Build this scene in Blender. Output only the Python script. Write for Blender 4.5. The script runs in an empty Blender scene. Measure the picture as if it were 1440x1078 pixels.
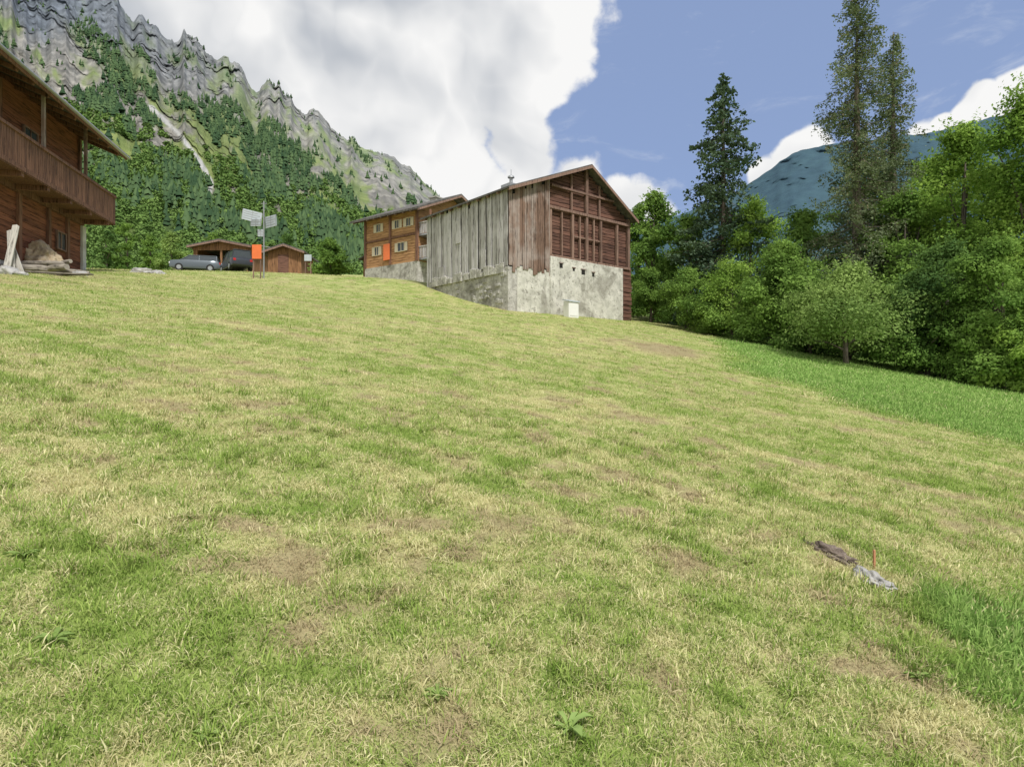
import bpy, math, random
import numpy as np
from mathutils import Vector, Matrix
random.seed(7); RS=np.random.RandomState(11)
C=bpy.context.scene.collection
F=900.0; CAMZ=1.6
def P(px,py,Y): return Vector(((px-720)/F*Y, Y, CAMZ+(539-py)/F*Y))
# ---------------------------------------------------------------- noise
def _h(xi,yi,seed):
    h=(xi.astype(np.int64)*374761393+yi.astype(np.int64)*668265263+seed*144269504)&0xffffffff
    h=((h^(h>>13))*1274126177)&0xffffffff
    return ((h^(h>>16))&0xffffff)/float(0xffffff)
def vn(x,y,seed=0):
    x=np.asarray(x,float);y=np.asarray(y,float)
    xi=np.floor(x);yi=np.floor(y);fx=x-xi;fy=y-yi
    fx=fx*fx*fx*(fx*(fx*6-15)+10);fy=fy*fy*fy*(fy*(fy*6-15)+10)
    a=_h(xi,yi,seed);b=_h(xi+1,yi,seed);c=_h(xi,yi+1,seed);d=_h(xi+1,yi+1,seed)
    return (a*(1-fx)+b*fx)*(1-fy)+(c*(1-fx)+d*fx)*fy
def fbm(x,y,o=4,seed=0,ridge=False):
    s=0;a=1;t=0
    for k in range(o):
        n=vn(x*2**k+17.3*k,y*2**k-9.1*k,seed+k)
        if ridge: n=1-abs(2*n-1)
        s=s+a*n;t+=a;a*=.5
    return s/t
def sst(a,b,x):
    t=np.clip((x-a)/(b-a),0,1);return t*t*(3-2*t)
# ---------------------------------------------------------------- terrain height
def Hn(x,y):
    x=np.asarray(x,float);y=np.asarray(y,float)
    p=.166*y-.125*x
    yy=np.minimum(y,78)+0.02*np.maximum(y-78,0)
    cap=2.02+.1655*yy
    k=.35
    m=p-k*np.log1p(np.exp(np.clip((p-cap)/k,-40,40)))
    m=np.where((p-cap)/k>38,cap,m)
    m=np.maximum(m,-26+0.01*m)
    rel=.10*(fbm(x/5,y/5,2,3)-.5)+.035*(fbm(x/.8,y/.8,3,5)-.5)*np.clip(1.5-np.abs(y)/40,0,1)
    rel=rel+.42*np.exp(-(((x+9)/7)**2+((y-38)/7)**2))+.3*np.exp(-(((x+5)/3.5)**2+((y-37)/4)**2))
    return m+rel
def H(x,y): return float(Hn(np.array([x]),np.array([y]))[0])
# ---------------------------------------------------------------- props
def tag(o,label=None,cat=None,group=None,kind=None):
    if label:o['label']=label
    if cat:o['category']=cat
    if group:o['group']=group
    if kind:o['kind']=kind
    return o
def thing(name,label,cat,loc,rz=0,group=None):
    o=bpy.data.objects.new(name,None);C.objects.link(o);o.location=loc;o.rotation_euler=(0,0,rz);o.empty_display_size=.3
    return tag(o,label,cat,group)
# ---------------------------------------------------------------- mesh builder
class MB:
    def __init__(s): s.V=[];s.F=[];s.A=[]
    def add(s,vs,fs,v=None):
        if v is None:v=random.random()
        b=len(s.V);s.V+= [tuple(p) for p in vs];s.F+=[tuple(b+i for i in f) for f in fs];s.A+=[v]*len(vs);return s
    def hexa(s,p,v=None):
        return s.add(p,[(0,3,2,1),(4,5,6,7),(0,1,5,4),(1,2,6,5),(2,3,7,6),(3,0,4,7)],v)
    def b(s,x0,x1,y0,y1,z0,z1,v=None):
        return s.hexa([(x0,y0,z0),(x1,y0,z0),(x1,y1,z0),(x0,y1,z0),(x0,y0,z1),(x1,y0,z1),(x1,y1,z1),(x0,y1,z1)],v)
    def bar(s,a,c,w,h,v=None,up=Vector((0,0,1))):
        a=Vector(a);c=Vector(c);d=(c-a).normalized();r=d.cross(up)
        if r.length<1e-3:r=Vector((1,0,0))
        r.normalize();u=r.cross(d).normalized();r*=w/2;u*=h/2
        return s.hexa([a-r-u,a+r-u,c+r-u,c-r-u,a-r+u,a+r+u,c+r+u,c-r+u],v)
    def tube(s,pts,rad,n=8,v=None):
        vs=[];fs=[];pts=[Vector(p) for p in pts]
        for i,p in enumerate(pts):
            d=(pts[min(i+1,len(pts)-1)]-pts[max(i-1,0)]).normalized()
            r=d.cross(Vector((.13,.2,1))) 
            if r.length<1e-3:r=d.cross(Vector((1,0,0)))
            r.normalize();u=r.cross(d)
            for k in range(n):
                a=2*math.pi*k/n;vs.append(p+(r*math.cos(a)+u*math.sin(a))*rad[i])
        for i in range(len(pts)-1):
            for k in range(n):
                k2=(k+1)%n;fs.append((i*n+k,i*n+k2,(i+1)*n+k2,(i+1)*n+k))
        fs.append(tuple(range(n))[::-1]);fs.append(tuple((len(pts)-1)*n+k for k in range(n)))
        return s.add(vs,fs,v)
    def prism(s,poly,axis,a,c,v=None):
        def mk(q,t):
            return {'x':(t,q[0],q[1]),'y':(q[0],t,q[1]),'z':(q[0],q[1],t)}[axis]
        n=len(poly);vs=[mk(q,a) for q in poly]+[mk(q,c) for q in poly]
        fs=[tuple(range(n))[::-1],tuple(range(n,2*n))]+[(i,(i+1)%n,(i+1)%n+n,i+n) for i in range(n)]
        return s.add(vs,fs,v)
    def build(s,name,mat,parent=None,smooth=False,loc=None,rz=0,bevel=0):
        me=bpy.data.meshes.new(name);me.from_pydata(s.V,[],s.F)
        at=me.attributes.new('v','FLOAT','POINT');at.data.foreach_set('value',s.A)
        me.materials.append(mat)
        import bmesh
        bm=bmesh.new();bm.from_mesh(me);bmesh.ops.recalc_face_normals(bm,faces=bm.faces);bm.to_mesh(me);bm.free()
        if smooth:me.polygons.foreach_set('use_smooth',[True]*len(me.polygons))
        o=bpy.data.objects.new(name,me);C.objects.link(o)
        if parent:o.parent=parent
        if loc is not None:o.location=loc
        o.rotation_euler=(0,0,rz)
        if bevel:
            m=o.modifiers.new('b','BEVEL');m.width=bevel;m.segments=2;m.limit_method='ANGLE'
        return o
def fast(name,V,Fc,mat,parent=None,attrs=None,smooth=False,cols=None,link=True):
    me=bpy.data.meshes.new(name);V=np.asarray(V,np.float32);Fc=np.asarray(Fc,np.int32);k=Fc.shape[1]
    me.vertices.add(len(V));me.vertices.foreach_set('co',V.ravel())
    me.loops.add(Fc.size);me.loops.foreach_set('vertex_index',Fc.ravel())
    me.polygons.add(len(Fc));me.polygons.foreach_set('loop_start',np.arange(0,Fc.size,k,dtype=np.int32))
    me.update(calc_edges=True)
    for nm,a in (attrs or {}).items():
        at=me.attributes.new(nm,'FLOAT','POINT');at.data.foreach_set('value',np.asarray(a,np.float32))
    if cols is not None:
        at=me.attributes.new('col','FLOAT_COLOR','POINT');at.data.foreach_set('color',np.c_[cols,np.ones(len(cols))].astype(np.float32).ravel())
    if smooth:me.polygons.foreach_set('use_smooth',np.ones(len(Fc),bool))
    me.materials.append(mat)
    o=bpy.data.objects.new(name,me)
    if link:C.objects.link(o)
    if parent:o.parent=parent
    return o
# ---------------------------------------------------------------- node helper
class G:
    def __init__(s,nt): s.nt=nt;nt.nodes.clear()
    def n(s,t,props=None,**ins):
        nd=s.nt.nodes.new(t)
        for k,v in (props or {}).items(): setattr(nd,k,v)
        for k,v in ins.items():
            key=int(k[1:]) if k[0]=='i' and k[1:].isdigit() else k.replace('_',' ')
            s.set(nd,key,v)
        return nd
    def set(s,nd,key,v):
        i=nd.inputs[key]
        if isinstance(v,bpy.types.NodeSocket): s.nt.links.new(v,i)
        else:
            if hasattr(i.default_value,'__len__') and not hasattr(v,'__len__'): v=[v]*len(i.default_value)
            if hasattr(v,'__len__') and hasattr(i.default_value,'__len__') and len(i.default_value)==4 and len(v)==3: v=(*v,1)
            i.default_value=v
    def m(s,op,a,b=0,c=0,clamp=False): return s.n('ShaderNodeMath',{'operation':op,'use_clamp':clamp},i0=a,i1=b,i2=c).outputs[0]
    def vm(s,op,a,b=(0,0,0)):
        nd=s.n('ShaderNodeVectorMath',{'operation':op},i0=a,i1=b);return nd.outputs['Value'] if op in('DISTANCE','LENGTH','DOT_PRODUCT') else nd.outputs[0]
    def scale(s,a,k):
        nd=s.n('ShaderNodeVectorMath',{'operation':'SCALE'},i0=a);s.set(nd,'Scale',k);return nd.outputs[0]
    def noise(s,vec,sc,det=4,rough=.55,col=False,dist=0):
        nd=s.n('ShaderNodeTexNoise',None,Vector=vec,Scale=sc,Detail=det,Roughness=rough,Distortion=dist);return nd.outputs['Color' if col else 0]
    def mix(s,f,a,b,mode='MIX'):
        nd=s.n('ShaderNodeMix',{'data_type':'RGBA','blend_type':mode});s.set(nd,0,f);s.set(nd,6,a);s.set(nd,7,b);return nd.outputs[2]
    def mr(s,v,a,b,c=0,d=1,smooth=True):
        nd=s.n('ShaderNodeMapRange',{'interpolation_type':'SMOOTHSTEP' if smooth else 'LINEAR'},i0=v,i1=a,i2=b,i3=c,i4=d);return nd.outputs[0]
    def attr(s,name,t='GEOMETRY',out='Fac'):
        return s.n('ShaderNodeAttribute',{'attribute_name':name,'attribute_type':t}).outputs[out]
def newmat(name):
    m=bpy.data.materials.new(name);m.use_nodes=True;return m,G(m.node_tree)
def finish(g,col,rough=.8,bump=None,bstr=.3,bdist=.02,metal=0,spec=.3):
    p=g.n('ShaderNodeBsdfPrincipled');g.set(p,'Base Color',col);g.set(p,'Roughness',rough);g.set(p,'Metallic',metal);g.set(p,'Specular IOR Level',spec)
    if bump is not None:
        b=g.n('ShaderNodeBump',None,Height=bump);b.inputs['Strength'].default_value=bstr;b.inputs['Distance'].default_value=bdist
        g.nt.links.new(b.outputs[0],p.inputs['Normal'])
    o=g.n('ShaderNodeOutputMaterial');g.nt.links.new(p.outputs[0],o.inputs[0]);return p
def wood(name,dark,light,sc=(9,9,.7),rough=.85,grey=None):
    m,g=newmat(name);tc=g.n('ShaderNodeTexCoord').outputs['Object'];v=g.attr('v')
    mp=g.vm('MULTIPLY',tc,sc);off=g.n('ShaderNodeCombineXYZ',None,X=g.m('MULTIPLY',v,37),Y=g.m('MULTIPLY',v,11)).outputs[0]
    mp=g.vm('ADD',mp,off)
    n=g.noise(mp,2.2,6,.65);n2=g.noise(tc,.9,3)
    f=g.m('ADD',g.m('MULTIPLY',g.mr(n,.3,.7),.55),g.m('MULTIPLY',v,.45))
    c=g.mix(f,dark,light)
    if grey: c=g.mix(g.mr(g.m('ADD',n2,g.m('MULTIPLY',v,.25)),.5,.75),c,grey)
    c=g.mix(g.mr(n,.36,.46,.75,0),c,tuple(x*.35 for x in dark))
    finish(g,c,rough,n,.5,.015);return m
def stone(name,a,b,sc=2,stain=(.12,.11,.1),cr=None,spots=0):
    m,g=newmat(name);tc=g.n('ShaderNodeTexCoord').outputs['Object']
    n=g.noise(tc,sc,8,.65);n2=g.noise(tc,sc*.35,5,.6,dist=1);n3=g.noise(g.vm('MULTIPLY',tc,(3,3,.5)),1.2,5,.6)
    c=g.mix(g.mr(n,.3,.7),a,b);c=g.mix(g.mr(n2,.5,.68,0,.75),c,stain);c=g.mix(g.mr(n3,.55,.72,0,.5),c,tuple(x*1.1 for x in stain))
    h=n
    if spots:
        n5=g.noise(tc,sc*2.6,6,.7,dist=.6);c=g.mix(g.mr(n5,.54,.62,0,spots),c,tuple(x*.8 for x in stain));h=g.m('SUBTRACT',n,g.m('MULTIPLY',n5,.5))
    if cr:
        vo=g.n('ShaderNodeTexVoronoi',{'feature':'DISTANCE_TO_EDGE'},Vector=g.vm('ADD',tc,g.scale(g.noise(tc,3,2,col=True),.25)),Scale=cr).outputs[0]
        k=g.m('MULTIPLY',g.mr(vo,.0,.05,1,0),g.mr(g.noise(tc,1.1,4),.42,.6));c=g.mix(g.m('MULTIPLY',k,.45),c,tuple(x*.7 for x in stain));h=g.m('SUBTRACT',n,g.m('MULTIPLY',k,.4))
    finish(g,c,.92,h,.8,.04);return m
def plain(name,c,rough=.6,metal=0,var=.2,sc=6):
    m,g=newmat(name);tc=g.n('ShaderNodeTexCoord').outputs['Object'];n=g.noise(tc,sc,5)
    finish(g,g.mix(n,tuple(x*(1-var) for x in c),tuple(min(1,x*(1+var)) for x in c)),rough,n,.1,.01,metal);return m
def leafmat(name,dark,light,trans=.35,warm=None):
    m,g=newmat(name);v=g.attr('v')
    f=v
    if trans>.15:
        geo=g.n('ShaderNodeNewGeometry').outputs['Position'];n=g.noise(geo,.55,1);f=g.m('ADD',g.m('MULTIPLY',v,.42),g.mr(n,.33,.67,0,.58),0,True)
    c=g.mix(f,dark,light)
    if warm: c=g.mix(g.mr(v,.93,.97),c,warm)
    d=g.n('ShaderNodeBsdfDiffuse');g.set(d,'Color',c)
    t=g.n('ShaderNodeBsdfTranslucent');g.set(t,'Color',g.mix(.3,c,(.28,.42,.08,1)) if trans>.15 else c)
    mx=g.n('ShaderNodeMixShader');g.set(mx,0,trans);g.nt.links.new(d.outputs[0],mx.inputs[1]);g.nt.links.new(t.outputs[0],mx.inputs[2])
    o=g.n('ShaderNodeOutputMaterial');g.nt.links.new(mx.outputs[0],o.inputs[0]);return m
M={}
M['grey_plank']=wood('weathered_grey_boards',(.19,.175,.165),(.56,.54,.53),grey=(.50,.48,.48))
M['brown_plank']=wood('weathered_brown_boards',(.085,.05,.035),(.31,.20,.15),grey=(.33,.27,.24))
M['dark_log']=wood('dark_brown_logs',(.055,.028,.022),(.21,.105,.075),(.7,.7,9))
M['frame_wood']=wood('timber_frame',(.12,.07,.055),(.31,.20,.155))
M['chalet_log']=wood('reddish_chalet_logs',(.09,.034,.021),(.32,.125,.07),(.6,.6,8))
M['chalet_vert']=wood('reddish_chalet_slats',(.09,.045,.033),(.28,.145,.095))
M['house_log']=wood('golden_brown_logs',(.23,.11,.05),(.54,.31,.155),(.6,.6,8))
M['shed_wood']=wood('shed_boards',(.13,.06,.03),(.34,.18,.09))
M['roofdark']=stone('dark_slate_roof',(.07,.065,.06),(.16,.15,.14),4,(.05,.045,.04))
M['stone']=stone('rubble_stone',(.32,.305,.28),(.55,.53,.49),3,(.18,.17,.145),2.6,.7)
M['concrete']=stone('stained_concrete',(.42,.41,.36),(.64,.62,.56),2.0,(.24,.225,.19),None,.7)
M['whitewall']=stone('white_render',(.55,.54,.51),(.7,.69,.66),2,(.4,.38,.35))
M['black']=plain('dark_opening',(.02,.018,.016),.7)
M['glass']=plain('window_glass',(.06,.07,.08),.12)
M['white']=plain('white_paint',(.75,.74,.72),.5,0,.05)
M['shutter']=plain('pale_shutter',(.55,.48,.36),.6,0,.1)
M['metal']=plain('galvanised_metal',(.35,.36,.37),.45,.6)
M['orange']=plain('orange_sheet',(.75,.18,.06),.55,0,.15)
M['signgrey']=plain('pale_grey_panel',(.42,.46,.50),.5,0,.25,4)
M['bark']=wood('bark',(.07,.055,.045),(.22,.18,.15),(6,6,1))
M['rock']=stone('grey_rock',(.27,.26,.25),(.48,.47,.45),5,(.13,.12,.11))
M['tanrock']=stone('tan_rock',(.34,.26,.17),(.56,.45,.31),5,(.2,.16,.11))
M['rot']=stone('rotten_wood',(.10,.075,.06),(.26,.21,.17),14,(.05,.035,.03))
M['cutlog']=wood('grey_cut_logs',(.14,.12,.10),(.42,.38,.32),(2,2,6))
M['paleboard']=wood('pale_leaning_boards',(.30,.28,.25),(.62,.59,.54),(8,8,1))
M['carsilver']=plain('grey_car_paint',(.13,.15,.17),.25,.4,.05)
M['cardark']=plain('dark_car_paint',(.05,.055,.065),.25,.3,.05)
M['rubber']=plain('rubber',(.02,.02,.02),.8)
M['red']=plain('red_lens',(.4,.02,.02),.3)
# ---------------------------------------------------------------- camera, sun, world
cam=bpy.data.cameras.new('camera');co=bpy.data.objects.new('camera',cam);C.objects.link(co)
co.location=(0,0,CAMZ);co.rotation_euler=(math.radians(90),0,0);cam.lens=22.5;cam.sensor_width=36;cam.clip_end=9000;cam.clip_start=.05
bpy.context.scene.camera=co
SD=Vector((.35,-.66,1.05)).normalized()
el=math.asin(SD.z);az=math.atan2(SD.x,SD.y)
sl=bpy.data.lights.new('sun','SUN');sl.energy=4.3;sl.angle=math.radians(8);sl.color=(1,.97,.91)
so=bpy.data.objects.new('sun',sl);C.objects.link(so);so.rotation_euler=SD.to_track_quat('Z','Y').to_euler();so.location=(10,-10,30)
w=bpy.data.worlds.new('World');bpy.context.scene.world=w;w.use_nodes=True;g=G(w.node_tree)
sky=g.n('ShaderNodeTexSky',{'sky_type':'NISHITA','sun_disc':False,'sun_elevation':el,'sun_rotation':az,'altitude':1300,'air_density':1.0,'dust_density':.6,'ozone_density':2.5}).outputs[0]
d=g.vm('NORMALIZE',g.n('ShaderNodeTexCoord').outputs['Generated'])
w1=g.scale(g.vm('SUBTRACT',g.noise(d,3.5,4,.55,True),(.5,.5,.5)),.14)
dw=g.vm('ADD',d,w1)
blobs=[(380,-40,370),(660,0,150),(740,40,80),(710,110,80),(590,150,160),(130,60,260),(735,238,75),(810,262,60),(890,295,62),(640,290,130),
       (1130,218,42),(1090,248,40),(1310,196,46),(1370,172,54),(1440,155,66),(1510,130,80)]
mx=None
for (px,py,r) in blobs:
    v=Vector(((px-720)/F,1,(539-py)/F));L=v.length;c=v.normalized();rr=r/F/L
    q=g.m('MULTIPLY',g.m('SUBTRACT',1.0,g.m('DIVIDE',g.vm('DISTANCE',dw,tuple(c)),rr)),max(rr*4,.5))
    mx=q if mx is None else g.m('MAXIMUM',mx,q)
for c,rr in (((-.8,-.2,.6),.8),((.1,-.9,.5),.8),((.9,-.6,.35),.6),((-.2,-.1,1),.5)):  # unseen clouds added behind and overhead to brighten the shadows
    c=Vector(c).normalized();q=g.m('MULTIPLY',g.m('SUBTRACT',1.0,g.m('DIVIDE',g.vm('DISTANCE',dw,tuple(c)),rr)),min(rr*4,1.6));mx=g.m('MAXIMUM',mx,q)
def bil(p,s_,det):
    n_=g.noise(p,s_,det,.45);return g.m('ABSOLUTE',g.m('MULTIPLY',g.m('SUBTRACT',n_,.5),2.0))
def puff(p): return g.m('ADD',g.m('MULTIPLY',bil(p,5,1),1.7),g.m('MULTIPLY',bil(p,13,2),.6))
pa=puff(dw);pb=puff(g.vm('ADD',dw,(.03,.0,.04)))
n1=g.noise(d,10,8,.62)
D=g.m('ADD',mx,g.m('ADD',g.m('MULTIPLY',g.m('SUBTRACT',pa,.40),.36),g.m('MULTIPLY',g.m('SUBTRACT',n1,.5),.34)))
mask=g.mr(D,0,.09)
lit=g.m('MULTIPLY',g.m('SUBTRACT',pa,pb),.42)
deep=g.mr(D,.05,.9)
big=g.mr(g.noise(d,3.2,3,.5),.36,.62)
br=g.m('SUBTRACT',.98,g.m('MULTIPLY',deep,g.m('ADD',.06,g.m('MULTIPLY',big,.36))))
br=g.m('ADD',br,g.m('MULTIPLY',g.m('SUBTRACT',n1,.5),.14))
br=g.m('ADD',br,lit);br=g.m('MINIMUM',g.m('MAXIMUM',br,.48),.98)
cc=g.mix(br,(.04,.11,.22),(1,.995,.985));cc=g.scale(cc,6.4)
wis=g.mr(g.noise(g.vm('MULTIPLY',d,(3,3,9)),2.2,6,.65,dist=.6),.54,.8,0,.45)
skc=g.mix(.78,sky,(1.95,2.58,4.2,1))
skc=g.mix(wis,skc,(5,5.3,5.8,1))
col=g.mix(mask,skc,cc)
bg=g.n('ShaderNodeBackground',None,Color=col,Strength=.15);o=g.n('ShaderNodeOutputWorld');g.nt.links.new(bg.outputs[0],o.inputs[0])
sc=bpy.context.scene
sc.view_settings.view_transform='Standard';sc.view_settings.look='None';sc.view_settings.exposure=0
# ---------------------------------------------------------------- meadow tone (world space)
def tones(x,y):
    xb=np.interp(y,[7,8.3,9.6,11.5,15,20,24,30],[12,9.4,7.9,6.6,5.9,6.7,7.9,9.5])
    lush=sst(-.7,.9,x-xb+2.2*(fbm(x/1.4,y/1.4,5,21)-.5))*sst(7.0,8.8,y)
    lush=np.maximum(lush,.95*sst(1.25,.45,np.hypot((x-3.0)/.95,(y-3.1)/.85)+1.1*(fbm(x/.35,y/.35,4,22)-.5)))
    patch=fbm(x/1.6,y/1.6,4,31);fine=fbm(x/.17,y/.17,3,41);mid=fbm(x/.55,y/.55,3,43)
    r=x*.45+y*.9;t=x*.9-y*.45
    streak=fbm(r/.3,t/3.2,4,51)
    dry=.45+.5*(patch-.5)+1.1*(fine-.5)+.6*(mid-.5)+1.05*(streak-.5)
    dry=dry+.35*sst(1,.3,np.hypot((x-4.3)/2.2,(y-19.5)/3.4))
    dry=dry+.35*sst(1.0,.4,np.hypot((x-1.9)/.7,(y-4.1)/.7))
    dry=np.clip(dry,0,1)*(1-.8*lush)
    bare=.75*sst(.58,.76,fbm(x/.28,y/.24,4,61)+.25*(dry-.5))*(1-lush)
    bare=np.maximum(bare,.9*sst(1,.45,np.hypot((x-4.5)/1.8,(y-19.6)/2.4)+1.0*(fbm(x/.7,y/.9,4,63)-.5)))
    return dry,lush,bare
def axis(lo,hi,c,n,k):
    t=np.linspace(-1,1,n);s=np.sinh(k*t)/math.sinh(k);return np.where(s<0,c+s*(c-lo),c+s*(hi-c))
xs=axis(-700,700,1,520,7.2);ys=axis(-500,900,5,560,7.0)
X,Y=np.meshgrid(xs,ys);Z=Hn(X,Y);dry,lush,bare=tones(X,Y)
ny,nx=X.shape;idx=np.arange(nx*ny).reshape(ny,nx)
Fc=np.stack([idx[:-1,:-1],idx[:-1,1:],idx[1:,1:],idx[1:,:-1]],-1).reshape(-1,4)
m,g=newmat('meadow_ground');pos=g.n('ShaderNodeNewGeometry').outputs['Position']
dr=g.attr('dry');lu=g.attr('lush');ba=g.attr('bare')
f=g.noise(pos,9,7,.7);f2=g.noise(pos,55,3,.7);f3=g.noise(g.vm('MULTIPLY',pos,(1.2,2.6,1)),1.7,4,.6)
k=g.m('ADD',dr,g.m('ADD',g.m('MULTIPLY',g.m('SUBTRACT',f,.5),1.3),g.m('MULTIPLY',g.m('SUBTRACT',f3,.5),.6)),0,True)
c=g.mix(k,(.23,.30,.075),(.44,.42,.19));c=g.mix(lu,c,(.22,.34,.09))
c=g.mix(g.m('MULTIPLY',ba,.75),c,(.27,.20,.13));c=g.mix(g.mr(f2,.45,.3,0,.5),c,(.12,.12,.05))
finish(g,c,.95,g.m('ADD',f,g.m('MULTIPLY',f2,.6)),.7,.04,spec=.1)
gr=fast('ground',np.stack([X,Y,Z],-1).reshape(-1,3),Fc,m,None,{'dry':dry.ravel(),'lush':lush.ravel(),'bare':bare.ravel()},True)
tag(gr,'mown sloping alpine meadow with yellow and green grass','ground',kind='structure')
# ---------------------------------------------------------------- grass
m,g=newmat('grass_blades');v=g.attr('v');dr=g.attr('dry','INSTANCER');lu=g.attr('lush','INSTANCER');t=g.attr('t');bai=g.attr('bare','INSTANCER')
rnd=g.n('ShaderNodeObjectInfo').outputs['Random']
k=g.mr(g.m('SUBTRACT',g.m('ADD',dr,g.m('MULTIPLY',g.m('SUBTRACT',rnd,.5),.25)),v),-.12,.12)
gc=g.mix(rnd,(.18,.29,.05),(.37,.46,.125));gc=g.mix(lu,gc,g.mix(rnd,(.20,.35,.08),(.37,.52,.16)));dc=g.mix(rnd,(.48,.44,.20),(.76,.71,.41))
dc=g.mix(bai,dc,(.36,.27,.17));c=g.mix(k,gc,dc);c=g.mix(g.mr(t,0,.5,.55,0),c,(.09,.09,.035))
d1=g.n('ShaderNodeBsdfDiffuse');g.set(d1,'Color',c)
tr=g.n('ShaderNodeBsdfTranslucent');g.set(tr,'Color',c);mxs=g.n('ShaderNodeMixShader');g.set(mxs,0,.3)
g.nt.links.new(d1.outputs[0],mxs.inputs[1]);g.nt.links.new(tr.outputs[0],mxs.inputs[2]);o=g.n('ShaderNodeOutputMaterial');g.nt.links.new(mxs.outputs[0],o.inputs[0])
GM=m
tc=bpy.data.collections.new('grass_tufts')
for t in range(14):
    V=[];Fa=[];A=[];T=[]
    lushv=9<=t<12;coarse=t>=12
    nb=17 if not coarse else 11
    for bld in range(nb):
        a=random.uniform(0,6.28);r=.055*math.sqrt(random.random())*(.5 if coarse else 1);x=r*math.cos(a);y=r*math.sin(a)
        L=random.uniform(.012,.032) if not lushv else random.uniform(.014,.032)
        if coarse: L=random.uniform(.04,.085)
        elif random.random()<.10: L*=1.9
        lie=random.random()<(.36 if not lushv else .1)
        th=random.uniform(.9,1.5) if lie else random.uniform(.1,1.0)
        da=random.uniform(0,6.28);wd=random.uniform(.0008,.0017)*(2.2 if lushv else 1.5 if coarse else 1)
        dx,dy=math.cos(da),math.sin(da);px_,py_=-dy*wd,dx*wd
        z0=random.uniform(0,.012) if lie else -.005
        h1=L*.5*math.cos(th*.6);o1=L*.5*math.sin(th*.6);h2=h1+L*.5*math.cos(th*1.3);o2=o1+L*.5*math.sin(th*1.3);h2=max(h2,.003)
        b=len(V)
        V+=[(x-px_,y-py_,z0),(x+px_,y+py_,z0),(x+dx*o1+px_,y+dy*o1+py_,z0+h1),(x+dx*o1-px_,y+dy*o1-py_,z0+h1),(x+dx*o2+px_*.15,y+dy*o2+py_*.15,z0+h2),(x+dx*o2-px_*.15,y+dy*o2-py_*.15,z0+h2)]
        Fa+=[(b,b+1,b+2,b+3),(b+3,b+2,b+4,b+5)];vv=random.random()*(.8 if lie else 1);A+=[vv]*6
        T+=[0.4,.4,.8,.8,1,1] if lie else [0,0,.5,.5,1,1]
    o=fast('tuft_%02d'%t,V,Fa,GM,None,{'v':A,'t':T},link=False);tc.objects.link(o)
Yg=np.linspace(1.4,45,4000);dens=3500/(1+(Yg/2.7)**2)*Yg*1.84;cdf=np.cumsum(dens)*(Yg[1]-Yg[0]);NT=int(cdf[-1]);print('tufts',NT)
yy=np.interp(RS.rand(NT)*cdf[-1],cdf,Yg);uu=RS.uniform(-.92,.92,NT);xx=uu*yy
dd,ll,bb=tones(xx,yy);keep=RS.rand(NT)>bb*.6
xx,yy,dd,ll,bb=xx[keep],yy[keep],dd[keep],ll[keep],bb[keep];NT=len(xx)
zz=Hn(xx,yy)
me=bpy.data.meshes.new('meadow_grass');me.vertices.add(NT);me.vertices.foreach_set('co',np.stack([xx,yy,zz],-1).astype(np.float32).ravel())
s=(.85+.075*yy)*RS.uniform(.7,1.25,NT)*(1+.25*ll);sz=np.minimum(s,1.6)*(1+.25*ll)*(1+.6*(fbm(xx/.5,yy/.5,2,77)-.5))*(1-.3*bb)
idv=np.where(RS.rand(NT)<ll*.9+.03,RS.randint(9,12,NT),RS.randint(0,9,NT))
co_=fbm(xx/.3,yy/.3,2,91);idv=np.where((RS.rand(NT)<.05+.35*sst(.62,.75,co_))&(yy<7),RS.randint(12,14,NT),idv)
def av(name,typ,field,data):
    a=me.attributes.new(name,typ,'POINT');a.data.foreach_set(field,data)
av('scl','FLOAT_VECTOR','vector',np.stack([s,s,sz],-1).astype(np.float32).ravel())
rz=RS.uniform(0,6.28,NT)
av('rot','FLOAT_VECTOR','vector',np.stack([.16+RS.normal(0,.1,NT),.12+RS.normal(0,.1,NT),rz*0],-1).astype(np.float32).ravel())
av('idx','INT','value',idv.astype(np.int32));av('dry','FLOAT','value',(dd+.3*bb-.12*(idv>=12)).astype(np.float32));av('lush','FLOAT','value',ll.astype(np.float32));av('bare','FLOAT','value',bb.astype(np.float32));av('spin','FLOAT','value',rz.astype(np.float32))
go=bpy.data.objects.new('meadow_grass',me);C.objects.link(go);tag(go,'short mown grass and dry straw covering the slope','grass',kind='stuff')
ng=bpy.data.node_groups.new('scatter','GeometryNodeTree')
ng.interface.new_socket('Geometry',in_out='INPUT',socket_type='NodeSocketGeometry');ng.interface.new_socket('Geometry',in_out='OUTPUT',socket_type='NodeSocketGeometry')
gi=ng.nodes.new('NodeGroupInput');gout=ng.nodes.new('NodeGroupOutput');ci=ng.nodes.new('GeometryNodeCollectionInfo');ci.inputs[0].default_value=tc
ci.inputs['Separate Children'].default_value=True;ci.inputs['Reset Children'].default_value=True
ip=ng.nodes.new('GeometryNodeInstanceOnPoints');ip.inputs['Pick Instance'].default_value=True
def na(n,t):
    a=ng.nodes.new('GeometryNodeInputNamedAttribute');a.data_type=t;a.inputs[0].default_value=n;return a.outputs[0]
er=ng.nodes.new('FunctionNodeEulerToRotation');ez=ng.nodes.new('FunctionNodeEulerToRotation');cx=ng.nodes.new('ShaderNodeCombineXYZ');rr_=ng.nodes.new('FunctionNodeRotateRotation')
rr_.rotation_space='LOCAL'
ng.links.new(na('spin','FLOAT'),cx.inputs[2]);ng.links.new(cx.outputs[0],ez.inputs[0])
ng.links.new(gi.outputs[0],ip.inputs['Points']);ng.links.new(ci.outputs[0],ip.inputs['Instance']);ng.links.new(na('idx','INT'),ip.inputs['Instance Index'])
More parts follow.
